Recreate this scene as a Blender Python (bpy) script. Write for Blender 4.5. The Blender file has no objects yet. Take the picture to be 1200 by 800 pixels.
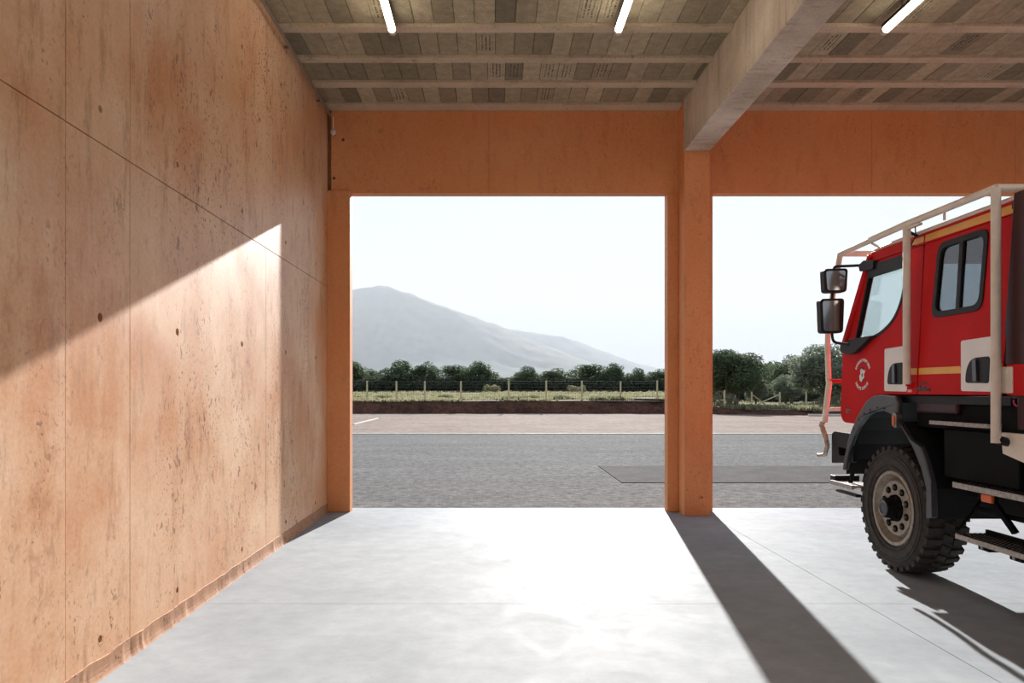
import bpy, bmesh, math, random
from math import sin, cos, pi, radians
from mathutils import Vector, Matrix, noise
from mathutils.geometry import tessellate_polygon
random.seed(7)
SC = bpy.context.scene
COL = SC.collection

# ------------------------------------------------------------------ camera, world, sun, exposure
cam_d = bpy.data.cameras.new('camera'); cam = bpy.data.objects.new('camera', cam_d); COL.objects.link(cam)
cam.location = (0, 0, 1.6); cam.rotation_euler = (pi/2, 0, 0)
cam_d.sensor_width = 36; cam_d.lens = 25.5
cam_d.shift_x = 23/1200; cam_d.shift_y = 58/1200
cam_d.clip_start = .05; cam_d.clip_end = 20000
SC.camera = cam

SUN_DIR = Vector((-.141, -1, -.393)).normalized()          # the way the light travels
wd = bpy.data.worlds.new('world'); SC.world = wd; wd.use_nodes = True
wn = wd.node_tree.nodes; wl = wd.node_tree.links; wn.clear()
# hazy bright sky: near white at the horizon, pale blue overhead, a little brighter towards the sun
tc = wn.new('ShaderNodeTexCoord'); sep = wn.new('ShaderNodeSeparateXYZ'); wl.new(tc.outputs['Generated'], sep.inputs[0])
rp = wn.new('ShaderNodeValToRGB'); wl.new(sep.outputs[2], rp.inputs[0])
e = rp.color_ramp.elements; e[0].position = 0; e[0].color = (.84, .87, .90, 1); e[1].position = 1; e[1].color = (.36, .50, .74, 1)
e2 = rp.color_ramp.elements.new(.3); e2.color = (.74, .81, .89, 1)
dt = wn.new('ShaderNodeVectorMath'); dt.operation = 'DOT_PRODUCT'; wl.new(tc.outputs['Generated'], dt.inputs[0]); dt.inputs[1].default_value = tuple(-SUN_DIR)
pw_ = wn.new('ShaderNodeMath'); pw_.operation = 'POWER'; pw_.use_clamp = True; wl.new(dt.outputs['Value'], pw_.inputs[0]); pw_.inputs[1].default_value = 7
gm = wn.new('ShaderNodeMix'); gm.data_type = 'RGBA'; gm.blend_type = 'ADD'; gm.inputs[7].default_value = (.15, .14, .13, 1)
wl.new(pw_.outputs[0], gm.inputs[0]); wl.new(rp.outputs[0], gm.inputs[6])
bg = wn.new('ShaderNodeBackground'); bg.inputs['Strength'].default_value = .69
wo = wn.new('ShaderNodeOutputWorld'); wl.new(gm.outputs[2], bg.inputs[0]); wl.new(bg.outputs[0], wo.inputs[0])

sd = bpy.data.lights.new('sun', 'SUN'); sun = bpy.data.objects.new('sun', sd); COL.objects.link(sun)
sd.energy = 13.5; sd.angle = radians(.6); sd.color = (1, .97, .93)
sun.rotation_euler = SUN_DIR.to_track_quat('-Z', 'Y').to_euler(); sun.location = (1, 20, 12)

SC.view_settings.view_transform = 'Standard'; SC.view_settings.look = 'None'
SC.view_settings.gamma = 1; SC.view_settings.use_curve_mapping = False
SC.view_settings.exposure = .45

# ------------------------------------------------------------------ materials
def nt(name):
    m = bpy.data.materials.new(name); m.use_nodes = True
    t = m.node_tree; b = t.nodes['Principled BSDF']
    return m, t, b
def N(t, kind, **kw):
    n = t.nodes.new(kind)
    for k, v in kw.items():
        if k in n.inputs: n.inputs[k].default_value = v
        else: setattr(n, k, v)
    return n
def ramp(t, src, p0, c0, p1, c1):
    r = t.nodes.new('ShaderNodeValToRGB'); e = r.color_ramp.elements
    e[0].position = p0; e[0].color = c0 if len(c0) == 4 else (*c0, 1)
    e[1].position = p1; e[1].color = c1 if len(c1) == 4 else (*c1, 1)
    t.links.new(src, r.inputs[0]); return r.outputs[0]
def mixc(t, fac, a, b, mode='MIX'):
    m = t.nodes.new('ShaderNodeMix'); m.data_type = 'RGBA'; m.blend_type = mode
    for sock, v in ((m.inputs[0], fac), (m.inputs[6], a), (m.inputs[7], b)):
        if isinstance(v, (int, float)): sock.default_value = v
        elif isinstance(v, tuple): sock.default_value = (*v, 1) if len(v) == 3 else v
        else: t.links.new(v, sock)
    return m.outputs[2]
def pos(t, scale=(1, 1, 1), obj=False):
    mp = t.nodes.new('ShaderNodeMapping'); mp.inputs['Scale'].default_value = scale
    if obj: s = t.nodes.new('ShaderNodeTexCoord').outputs['Object']
    else: s = t.nodes.new('ShaderNodeNewGeometry').outputs['Position']
    t.links.new(s, mp.inputs[0]); return mp.outputs[0]
def noi(t, vec, scale, detail=4, rough=.55, dist=0):
    n = N(t, 'ShaderNodeTexNoise', Scale=scale, Detail=detail, Roughness=rough, Distortion=dist)
    t.links.new(vec, n.inputs['Vector']); return n.outputs[0]
def bump(t, b, h, strength, dist=.01):
    bp = N(t, 'ShaderNodeBump', Strength=strength, Distance=dist)
    t.links.new(h, bp.inputs['Height']); t.links.new(bp.outputs[0], b.inputs['Normal'])
def simple(name, col, rough=.5, metal=0, var=.15, sc=6, bmp=0, spec=.5, coat=0):
    m, t, b = nt(name)
    v = pos(t, obj=True); n = noi(t, v, sc)
    lo = tuple(c*(1-var) for c in col); hi = tuple(min(1, c*(1+var)) for c in col)
    t.links.new(ramp(t, n, .3, lo, .7, hi), b.inputs['Base Color'])
    b.inputs['Roughness'].default_value = rough; b.inputs['Metallic'].default_value = metal
    b.inputs['Specular IOR Level'].default_value = spec; b.inputs['Coat Weight'].default_value = coat
    if bmp: bump(t, b, noi(t, v, sc*6), bmp)
    return m
def concrete(name, base, pale, dark, pits=.6, rough=.5, stain=.5, streak=.6, zmul=.25, spec=.5, mott=.2, vsc=None):
    m, t, b = nt(name)
    v = pos(t); vs = pos(t, vsc or (1, 1, zmul))
    blot = noi(t, v, .9, 6, .6)
    c = mixc(t, ramp(t, blot, .35, (0, 0, 0), .7, (1, 1, 1)), base, pale)
    st = noi(t, vs, 3.2, 7, .68)
    c = mixc(t, ramp(t, st, .5, (0, 0, 0), .78, (streak,)*3), c, pale)
    st2 = noi(t, vs, 5.5, 8, .75)
    c = mixc(t, ramp(t, st2, .53, (0, 0, 0), .72, (stain,)*3), c, dark)
    mo = mixc(t, 1.0, ramp(t, noi(t, pos(t, (1, 1, .7)), 10, 8, .72), .53, (0, 0, 0), .66, (mott,)*3), ramp(t, noi(t, vs, 1.1, 3, .6), .42, (.1,)*3, .62, (1,)*3), 'MULTIPLY')
    c = mixc(t, mo, c, tuple(x*.7+y*.3 for x, y in zip(dark, base)))
    fine = noi(t, v, 45, 3, .6)
    c = mixc(t, .35, c, ramp(t, fine, .3, (.35,)*3, .7, (.65,)*3), 'OVERLAY')
    vz = pos(t, (1, 1, .6)); vz2 = pos(t, (1, 1, .8))
    msk = ramp(t, noi(t, vs, 1.7, 5, .7), .44, (0, 0, 0), .60, (1, 1, 1))
    p1 = ramp(t, noi(t, vz, 17, 3, .55, .6), .635, (0, 0, 0), .665, (1, 1, 1))
    p2 = ramp(t, noi(t, vz2, 42, 2, .5, .4), .63, (0, 0, 0), .67, (1, 1, 1))
    pp = mixc(t, 1.0, p1, p2, 'LIGHTEN'); pp = mixc(t, 1.0, pp, msk, 'MULTIPLY')
    pf = mixc(t, 1.0, pp, (pits,)*3, 'MULTIPLY')
    c = mixc(t, pf, c, tuple(x*.55 for x in dark))
    t.links.new(c, b.inputs['Base Color'])
    t.links.new(ramp(t, blot, .3, (rough-.08,)*3, .7, (rough+.12,)*3), b.inputs['Roughness'])
    b.inputs['Specular IOR Level'].default_value = spec
    h = mixc(t, .75, fine, mixc(t, 1.0, (1, 1, 1), pp, 'SUBTRACT'))
    bump(t, b, h, .22, .004)
    return m

ORANGE_WALL = concrete('orange_wall_concrete', (.60, .265, .11), (.78, .53, .345), (.30, .115, .035), pits=.95, rough=.46, stain=.8, streak=.7, spec=.6, mott=.75)
ORANGE = concrete('orange_beam_concrete', (.72, .27, .095), (.74, .33, .14), (.34, .11, .04), pits=.35, rough=.6, stain=.35, streak=.35, zmul=.3)
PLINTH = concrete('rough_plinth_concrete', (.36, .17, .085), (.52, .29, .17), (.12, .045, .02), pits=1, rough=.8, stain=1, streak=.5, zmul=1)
GREY = concrete('grey_beam_concrete', (.38, .31, .22), (.70, .62, .51), (.15, .11, .07), pits=.4, rough=.7, stain=.7, streak=.75, vsc=(.35, 1.6, .12))
JOIST = concrete('joist_concrete', (.46, .36, .25), (.60, .48, .34), (.26, .19, .12), pits=.5, rough=.7, stain=.7, zmul=1)
DARK = simple('dark_joint', (.03, .017, .01), .9)

def block_mat(name, stamped):
    m, t, b = nt(name)
    oi = t.nodes.new('ShaderNodeObjectInfo')
    r = t.nodes.new('ShaderNodeValToRGB'); el = r.color_ramp.elements
    el[0].color = (.18, .155, .10, 1); el[1].color = (.42, .355, .235, 1)
    e = el.new(.45); e.color = (.30, .245, .155, 1)
    t.links.new(oi.outputs['Random'], r.inputs[0])
    v = pos(t)
    c = mixc(t, .6, r.outputs[0], ramp(t, noi(t, v, 9, 6, .7), .3, (.3,)*3, .7, (.68,)*3), 'OVERLAY')
    c = mixc(t, .5, c, ramp(t, noi(t, v, 90, 2), .3, (.3,)*3, .7, (.7,)*3), 'OVERLAY')
    if stamped:                                            # smudged unreadable stencil print in rows along the block
        o = pos(t, obj=True); sx = t.nodes.new('ShaderNodeSeparateXYZ'); t.links.new(o, sx.inputs[0])
        w = N(t, 'ShaderNodeMath', operation='MULTIPLY'); w.inputs[1].default_value = 2*pi/.040; t.links.new(sx.outputs[0], w.inputs[0])
        s = N(t, 'ShaderNodeMath', operation='COSINE'); t.links.new(w.outputs[0], s.inputs[0])
        rows = ramp(t, s.outputs[0], .0, (0,)*3, .25, (1,)*3)
        a = N(t, 'ShaderNodeMath', operation='ABSOLUTE'); t.links.new(sx.outputs[0], a.inputs[0])
        ay = N(t, 'ShaderNodeMath', operation='ABSOLUTE'); t.links.new(sx.outputs[1], ay.inputs[0])
        inx = ramp(t, a.outputs[0], .074, (1,)*3, .079, (0,)*3); iny = ramp(t, ay.outputs[0], .17, (1,)*3, .18, (0,)*3)
        vo = N(t, 'ShaderNodeTexVoronoi', Scale=34.0, feature='DISTANCE_TO_EDGE'); t.links.new(pos(t), vo.inputs['Vector'])
        g = ramp(t, vo.outputs['Distance'], .10, (1,)*3, .16, (0,)*3)
        k = mixc(t, 1., rows, g, 'MULTIPLY'); k = mixc(t, 1., k, inx, 'MULTIPLY'); k = mixc(t, 1., k, iny, 'MULTIPLY')
        c = mixc(t, mixc(t, 1., k, (.85,)*3, 'MULTIPLY'), c, (.02, .016, .012))
    t.links.new(c, b.inputs['Base Color']); b.inputs['Roughness'].default_value = .85
    bump(t, b, noi(t, v, 120, 2), .4, .004)
    return m
BLOCK = block_mat('ceiling_block_concrete', False); STAMP = block_mat('stamped_block_concrete', True)

def floor_mat():
    m, t, b = nt('polished_floor'); v = pos(t)
    c = ramp(t, noi(t, v, .8, 8, .62, .6), .32, (.272, .295, .320), .68, (.348, .372, .398))
    c = mixc(t, .5, c, ramp(t, noi(t, v, 6, 6, .7), .3, (.40,)*3, .7, (.58,)*3), 'OVERLAY')
    sp = ramp(t, noi(t, v, 23, 2, .5), .735, (0,)*3, .76, (1,)*3)
    c = mixc(t, mixc(t, 1., sp, (.35,)*3, 'MULTIPLY'), c, (.2, .19, .18))
    t.links.new(c, b.inputs['Base Color'])
    t.links.new(ramp(t, noi(t, v, 2.3, 6, .65, .8), .3, (.58,)*3, .7, (.70,)*3), b.inputs['Roughness'])
    b.inputs['IOR'].default_value = 1.3
    b.inputs['Specular IOR Level'].default_value = .05
    bump(t, b, noi(t, v, 14, 5, .6), .05, .01)
    return m
FLOOR = floor_mat()
def ground(name, c0, c1, sc, fine, contrast=.5, rough=.95, bm=.5):
    m, t, b = nt(name); v = pos(t)
    c = ramp(t, noi(t, v, sc, 7, .65), .3, c0, .7, c1)
    c = mixc(t, contrast, c, ramp(t, noi(t, v, fine, 3, .7), .3, (.2,)*3, .7, (.8,)*3), 'OVERLAY')
    t.links.new(c, b.inputs['Base Color']); b.inputs['Roughness'].default_value = rough
    b.inputs['Specular IOR Level'].default_value = .01
    bump(t, b, noi(t, v, fine*.7, 3, .7), bm, .02)
    return m
def asphalt_mat():
    m, t, b = nt('asphalt'); v = pos(t)
    vs = pos(t, (.35, 1, 1))
    c = ramp(t, noi(t, vs, .9, 6, .6), .3, (.115, .114, .113), .7, (.150, .148, .146))
    c = mixc(t, .8, c, ramp(t, noi(t, v, 55, 2, .8), .3, (.1,)*3, .7, (.9,)*3), 'OVERLAY')
    c = mixc(t, .8, c, ramp(t, noi(t, v, 7, 9, .85), .35, (.15,)*3, .65, (.87,)*3), 'OVERLAY')
    t.links.new(c, b.inputs['Base Color']); b.inputs['Roughness'].default_value = 1
    b.inputs['Specular IOR Level'].default_value = .02
    bump(t, b, noi(t, v, 60, 2, .8), .7, .02)
    return m
ASPHALT = asphalt_mat()
PATCH = ground('fresh_asphalt_patch', (.075, .073, .072), (.105, .102, .10), 2, 50, .8)
DIRT = ground('pink_sand', (.185, .145, .122), (.26, .21, .182), .35, 3, .45)
BANK = ground('red_soil', (.045, .026, .020), (.13, .062, .042), .7, 4, .7)
FIELD = ground('dry_field', (.15, .14, .085), (.22, .19, .13), .25, 2.5, .5)
HILL = ground('scrub_hill', (.05, .06, .04), (.10, .105, .075), .004, .03, .5, bm=0)
KERB = simple('pale_kerb', (.5, .47, .43), .8)
RED = simple('red_paint', (.60, .020, .022), .4, 0, .08, 3, spec=.04, coat=.0)
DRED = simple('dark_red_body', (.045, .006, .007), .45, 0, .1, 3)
YEL = simple('yellow_stripe', (.85, .42, .06), .4, 0, .08)
WHITE = simple('white_paint', (.86, .83, .80), .35, 0, .04)
BEIGE = simple('beige_tube_paint', (.80, .71, .61), .5, 0, .08, 10)
WORN = simple('worn_beige', (.50, .43, .33), .7, 0, .5, 35)
BLACK = simple('black_plastic', (.014, .014, .015), .5, 0, .2, 8, spec=.3)
GLOSSB = simple('satin_black_fender', (.045, .047, .054), .3, 0, .12, 8, spec=.8)
CHASSIS = simple('chassis_black', (.004, .004, .004), .8, 0, .3, 8, spec=.2)
RUBBER = simple('tyre_rubber', (.040, .034, .029), .8, 0, .35, 18, .3)
RIMM = simple('rim_beige', (.36, .31, .25), .45, .35, .25, 25)
STEEL = simple('worn_steel', (.28, .25, .22), .4, .8, .3, 20)
TREAD = simple('tread_aluminium', (.42, .38, .35), .5, .3, .3, 40, .5)
MIRROR = simple('mirror_glass', (.26, .26, .27), .06, 1, .0)
ORL = simple('orange_lens', (.75, .14, .02), .3, 0, .1)
SEATM = simple('seat_fabric', (.03, .03, .035), .9)
MARK = simple('white_marking', (.9, .86, .84), .5, 0, .05)
SCRIPT_M = simple('dull_chrome_script', (.09, .07, .07), .4, .4, .1)
PINK = simple('pink_reflector', (.85, .40, .33), .4, 0, .1)
WOODP = simple('pale_post_wood', (.52, .45, .28), .85, 0, .25, 10)
BOARD = simple('dark_timber', (.09, .06, .045), .9, 0, .4, 8)
WIRE = simple('fence_wire', (.05, .05, .05), .9, 0, spec=.1)
PIPE = simple('galvanised_pipe', (.33, .31, .29), .4, .7, .15, 10)
LAMPB = simple('cream_plastic', (.6, .5, .42), .5)
BARK = simple('bark', (.10, .075, .055), .95, 0, .4, 6)
def glass_mat(name, tint, ior):
    m, t, b = nt(name); t.nodes.remove(b)
    tr = N(t, 'ShaderNodeBsdfTransparent'); tr.inputs[0].default_value = (*tint, 1)
    gl = N(t, 'ShaderNodeBsdfGlossy', Roughness=.01); fr = N(t, 'ShaderNodeFresnel', IOR=ior)
    mx = t.nodes.new('ShaderNodeMixShader'); o = t.nodes['Material Output']
    ge = t.nodes.new('ShaderNodeNewGeometry'); mr = N(t, 'ShaderNodeMapRange'); mr.inputs['To Min'].default_value = ior; mr.inputs['To Max'].default_value = 1/ior
    t.links.new(ge.outputs['Backfacing'], mr.inputs[0]); t.links.new(mr.outputs[0], fr.inputs[0])
    t.links.new(fr.outputs[0], mx.inputs[0]); t.links.new(tr.outputs[0], mx.inputs[1]); t.links.new(gl.outputs[0], mx.inputs[2])
    t.links.new(mx.outputs[0], o.inputs[0]); return m
GLASS = glass_mat('clear_glass', (.86, .9, .9), 1.45)
GLASST = glass_mat('tinted_glass', (.38, .42, .45), 1.75)
def emit_mat(name, col, s):
    m, t, b = nt(name)
    b.inputs['Base Color'].default_value = (.8, .8, .8, 1)
    b.inputs['Emission Color'].default_value = (*col, 1); b.inputs['Emission Strength'].default_value = s
    return m
TUBEM = emit_mat('lit_tube', (1, .88, .72), 10)
def leaf_mat(name, c0, c1, tl=.3):
    m, t, b = nt(name)
    c = ramp(t, noi(t, pos(t), 1.3, 4, .7), .35, c0, .65, c1)
    t.links.new(c, b.inputs['Base Color']); b.inputs['Roughness'].default_value = .8
    b.inputs['Specular IOR Level'].default_value = .08
    tr = t.nodes.new('ShaderNodeBsdfTranslucent'); t.links.new(c, tr.inputs[0])
    mx = t.nodes.new('ShaderNodeMixShader'); mx.inputs[0].default_value = tl
    t.links.new(b.outputs[0], mx.inputs[1]); t.links.new(tr.outputs[0], mx.inputs[2])
    t.links.new(mx.outputs[0], t.nodes['Material Output'].inputs[0]); return m
LEAF = leaf_mat('dark_oak_leaves', (.075, .10, .055), (.14, .18, .10))
LEAF2 = leaf_mat('olive_leaves', (.14, .17, .12), (.26, .29, .21), .35)
HEDGE = leaf_mat('hedge_leaves', (.035, .045, .03), (.07, .085, .05), .2)
GRASS = leaf_mat('dry_grass_blades', (.24, .25, .13), (.42, .38, .25), .4)
WEED = leaf_mat('weed_leaves', (.16, .17, .09), (.30, .28, .18), .4)

# ------------------------------------------------------------------ mesh helpers
ORG = {}
def mk(name, bm, mat, parent=None, smooth=False, kind=None, bevel=0):
    me = bpy.data.meshes.new(name)
    o = bpy.data.objects.new(name, me); COL.objects.link(o)
    org = ORG.get(parent, Vector((0, 0, 0)))
    if parent is None:                                    # a top-level mesh: put its origin at its base
        xs = [v.co for v in bm.verts]
        org = Vector((sum(v.x for v in xs)/len(xs), sum(v.y for v in xs)/len(xs), min(v.z for v in xs)))
        o.location = org
    ORG[o] = org
    bmesh.ops.translate(bm, vec=-org, verts=bm.verts)
    bm.to_mesh(me); bm.free()
    me.materials.append(mat)
    if smooth:
        for p in me.polygons: p.use_smooth = True
        if smooth != 'all':
            me.set_sharp_from_angle(angle=radians(38))
    if parent is not None: o.parent = parent
    if kind: o['kind'] = kind
    if bevel:
        b = o.modifiers.new('bevel', 'BEVEL'); b.width = bevel; b.segments = 2; b.limit_method = 'ANGLE'; b.angle_limit = radians(40)
    return o
def empty(name, loc, label=None, cat=None, group=None, kind=None):
    o = bpy.data.objects.new(name, None); COL.objects.link(o); o.location = loc; ORG[o] = Vector(loc)
    o.empty_display_size = .2
    tag(o, label, cat, group, kind); return o
def tag(o, label=None, cat=None, group=None, kind=None):
    if label: o['label'] = label
    if cat: o['category'] = cat
    if group: o['group'] = group
    if kind: o['kind'] = kind
    return o
def NB(): return bmesh.new()
def box(bm, x0, x1, y0, y1, z0, z1):
    v = [bm.verts.new((x, y, z)) for x in (x0, x1) for y in (y0, y1) for z in (z0, z1)]
    for f in ((0, 1, 3, 2), (4, 6, 7, 5), (0, 4, 5, 1), (2, 3, 7, 6), (0, 2, 6, 4), (1, 5, 7, 3)):
        bm.faces.new([v[i] for i in f])
    return v
def obb(bm, a, b, w, h, up=(0, 0, 1)):
    a, b = Vector(a), Vector(b); d = (b-a).normalized(); up = Vector(up)
    s = d.cross(up)
    if s.length < 1e-3: s = d.cross(Vector((0, 1, 0)))
    s.normalize(); u = s.cross(d)
    v = [bm.verts.new(p + s*sx*w/2 + u*sz*h/2) for p in (a, b) for sx in (-1, 1) for sz in (-1, 1)]
    for f in ((0, 1, 3, 2), (4, 6, 7, 5), (0, 4, 5, 1), (2, 3, 7, 6), (0, 2, 6, 4), (1, 5, 7, 3)):
        bm.faces.new([v[i] for i in f])
def tube(bm, pts, r, n=12, caps=True, smooth_pts=0):
    pts = [Vector(p) for p in pts]
    if smooth_pts:
        q = [pts[0]]
        for i in range(1, len(pts)-1):
            a, b, c = pts[i-1], pts[i], pts[i+1]
            d1 = min(smooth_pts, (a-b).length*.45); d2 = min(smooth_pts, (c-b).length*.45)
            s, e = b+(a-b).normalized()*d1, b+(c-b).normalized()*d2
            for k in range(5):
                t = k/4; q.append(s*(1-t)**2 + b*2*t*(1-t) + e*t*t)
        q.append(pts[-1]); pts = q
    rs = r if isinstance(r, (list, tuple)) else [r]*len(pts)
    if len(rs) != len(pts): rs = [rs[0] + (rs[-1]-rs[0])*i/(len(pts)-1) for i in range(len(pts))]
    rings = []; up = None
    for i, p in enumerate(pts):
        d = (pts[min(i+1, len(pts)-1)] - pts[max(i-1, 0)]).normalized()
        if up is None: up = d.orthogonal().normalized()
        else: up = (up - d*up.dot(d)).normalized()
        s = d.cross(up)
        rings.append([bm.verts.new(p + (up*cos(2*pi*k/n) + s*sin(2*pi*k/n))*rs[i]) for k in range(n)])
    for a, b in zip(rings, rings[1:]):
        for k in range(n): bm.faces.new((a[k], a[(k+1) % n], b[(k+1) % n], b[k]))
    if caps: bm.faces.new(rings[0][::-1]); bm.faces.new(rings[-1])
def lathe(bm, prof, c, n=48, flip=1):
    """profile of (x, r) about an axis along X through c"""
    c = Vector(c); rings = []
    for x, r in prof:
        if r < 1e-5: rings.append([bm.verts.new(c + Vector((flip*x, 0, 0)))])
        else: rings.append([bm.verts.new(c + Vector((flip*x, r*cos(2*pi*k/n), r*sin(2*pi*k/n)))) for k in range(n)])
    for a, b in zip(rings, rings[1:]):
        for k in range(n):
            j = (k+1) % n
            if len(a) == 1 and len(b) == 1: continue
            if len(a) == 1: bm.faces.new((a[0], b[j], b[k]))
            elif len(b) == 1: bm.faces.new((a[k], a[j], b[0]))
            else: bm.faces.new((a[k], a[j], b[j], b[k]))
    bmesh.ops.recalc_face_normals(bm, faces=bm.faces)
def rnd(pts, rad, n=5):
    """round every corner of a 2D polygon"""
    out = []; L = len(pts)
    for i in range(L):
        a, b, c = Vector(pts[i-1]), Vector(pts[i]), Vector(pts[(i+1) % L])
        r = rad[i] if isinstance(rad, (list, tuple)) else rad
        if r <= 0: out.append(tuple(b)); continue
        d1 = min(r, (a-b).length*.45); d2 = min(r, (c-b).length*.45)
        s, e = b+(a-b).normalized()*d1, b+(c-b).normalized()*d2
        for k in range(n+1):
            t = k/n; p = s*(1-t)**2 + b*2*t*(1-t) + e*t*t; out.append((p.x, p.y))
    return out
def circ(cx, cy, r, n=12): return [(cx+r*cos(2*pi*k/n), cy+r*sin(2*pi*k/n)) for k in range(n)]
def plate(bm, loops, a0, a1, axis='X'):
    """extruded polygon with holes. axis X: points are (y, z); axis Y: points are (x, z); axis Z: (x, y)"""
    def P(u, v, w): return (w, u, v) if axis == 'X' else ((u, w, v) if axis == 'Y' else (u, v, w))
    loops = [[(p[0], p[1]) for p in l] for l in loops]
    tris = tessellate_polygon([[Vector((u, v, 0)) for u, v in l] for l in loops])
    flat = [p for l in loops for p in l]
    A = [bm.verts.new(P(u, v, a0)) for u, v in flat]; B = [bm.verts.new(P(u, v, a1)) for u, v in flat]
    for t in tris:
        try: bm.faces.new([A[i] for i in t]); bm.faces.new([B[i] for i in reversed(t)])
        except ValueError: pass
    k = 0
    for l in loops:
        n = len(l)
        for i in range(n):
            j = (i+1) % n
            bm.faces.new((A[k+i], A[k+j], B[k+j], B[k+i]))
        k += n
    bmesh.ops.recalc_face_normals(bm, faces=bm.faces)
def shear(bm, fn):
    for v in bm.verts: v.co = Vector(fn(v.co))

# ------------------------------------------------------------------ the building
XW, YF, YO, HC = -2.183, 9.615, 9.775, 5.34        # left wall face, front wall inner and outer face, ceiling
BACK, XR, ZL0 = -4.6, 12.2, 4.95

# floor: slabs with saw-cut joints
fl = empty('floor', (0, 0, 0), kind='structure')
xs = [XW-.3, 2.79, 7.5, XR]; ys = [BACK, -2, .5, 5.46, 9.93]
for i in range(3):
    for j in range(4):
        bm = NB(); g = .0025
        box(bm, xs[i]+(g if i else 0), xs[i+1]-(g if i < 2 else 0), ys[j]+(g if j else 0), ys[j+1]-(g if j < 3 else 0), -.12, 0)
        mk('floor_slab', bm, FLOOR, fl)
bm = NB(); box(bm, XW-.3, XR, BACK, 9.9, -.3, -.115); mk('slab_bed', bm, DARK, fl)

# left wall: formwork panels with real joints and open tie holes
wl_ = empty('wall_left', (XW-.2, 1.3, 0), kind='structure')
bm = NB(); box(bm, XW-.25, XW-.045, BACK, YO, 0, HC+.1); mk('wall_core', bm, DARK, wl_)
YJ = [BACK, -1.56, 1.08, 3.71, 4.37, 7.0, YF]
holes = [(y, z) for y in (-3.3, -1.9, -.5, .8, 2.6, 4.04, 5.03, 6.33, 7.67, 8.96) for z in (.22, 2.01, 3.17, 4.6)]
for j in range(len(YJ)-1):
    for (z0, z1) in ((0, 2.98), (2.98, HC+.1)):
        g = .0035; a0, a1, b0, b1 = YJ[j]+g, YJ[j+1]-g, z0+(g if z0 else 0), z1-(g if z0 == 0 else 0)
        hs_ = [circ(y, z, .021 if z != 2.01 else .026, 10) for y, z in holes if a0+.05 < y < a1-.05 and b0 < z < b1]
        dx = random.uniform(-.0015, .0015)
        bm = NB(); plate(bm, [[(a0, b0), (a1, b0), (a1, b1), (a0, b1)]] + hs_, XW-.045, XW+dx)
        mk('concrete_panel', bm, ORANGE_WALL, wl_)
# rough footing strip along the wall
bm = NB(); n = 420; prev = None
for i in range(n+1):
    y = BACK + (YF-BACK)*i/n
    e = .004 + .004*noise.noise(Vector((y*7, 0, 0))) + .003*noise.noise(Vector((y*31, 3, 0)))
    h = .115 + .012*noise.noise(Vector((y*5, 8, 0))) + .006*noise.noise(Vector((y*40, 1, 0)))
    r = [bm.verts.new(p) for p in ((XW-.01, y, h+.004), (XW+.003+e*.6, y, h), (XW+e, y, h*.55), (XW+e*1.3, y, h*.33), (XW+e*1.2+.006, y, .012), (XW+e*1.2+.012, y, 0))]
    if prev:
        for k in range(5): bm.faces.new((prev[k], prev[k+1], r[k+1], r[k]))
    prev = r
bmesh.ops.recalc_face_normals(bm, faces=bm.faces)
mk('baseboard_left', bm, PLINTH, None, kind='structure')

# other walls of the hall (behind and to the right of the camera)
bm = NB(); box(bm, XR, XR+.25, BACK, YO, 0, HC+.1); mk('wall_right', bm, ORANGE_WALL, None, kind='structure')
wb = empty('wall_back', (5, BACK, 0), kind='structure')          # unseen wall, its open bays added to let fill light into the hall
bm = NB(); box(bm, XW-.25, XR+.25, BACK-.25, BACK, ZL0, HC+.1); mk('lintel_panel', bm, ORANGE, wb)
for a, b in ((XW-.25, -1.883), (2.319, 2.92), (7.12, 7.72), (11.92, XR+.25)):
    bm = NB(); box(bm, a, b, BACK-.25, BACK, 0, ZL0); mk('door_jamb', bm, ORANGE, wb)
bm = NB(); box(bm, -60, 90, -60, BACK-.01, -.3, -.02); mk('rear_yard', bm, ASPHALT, None, kind='structure')

# front wall: bays, jambs and lintels
ZL = 4.219
wf = empty('wall_front', (0, YF, 0), kind='structure')
bm = NB(); box(bm, XW-.2, -1.883, YF-.03, YO, 0, 4.25); mk('door_jamb', bm, ORANGE, wf, bevel=.008)
for a, b in ((2.319, 2.466), (2.795, 2.92)):
    bm = NB(); box(bm, a, b, YF-.006, YO, 0, ZL); mk('door_jamb', bm, ORANGE, wf, bevel=.008)
for a, b in ((7.12, 7.266), (7.595, 7.72), (11.92, XR)):
    bm = NB(); box(bm, a, b, YF-.006, YO, 0, ZL); mk('door_jamb', bm, ORANGE, wf, bevel=.008)
lx = [XW+.045, -.045, 2.466, None, 2.795, 5.03, 6.93, 7.266, None, 7.595, 9.8, XR]
for i in range(len(lx)-1):
    if lx[i] is None or lx[i+1] is None: continue
    hl = [circ(x, z, .022, 10) for x, z in ((-1.98, 4.93), (-2.10, 4.42)) if lx[i]+.03 < x < lx[i+1]-.03]
    bm = NB(); plate(bm, [[(lx[i]+.002, ZL+.002), (lx[i+1]-.002, ZL+.002), (lx[i+1]-.002, 5.42), (lx[i]+.002, 5.42)]] + hl, YF, YO-.03, 'Y')
    mk('lintel_panel', bm, ORANGE, wf)
bm = NB(); box(bm, XW-.2, XR, YO-.03, YO, ZL+.002, 5.6); mk('lintel_core', bm, ORANGE, wf)

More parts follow.
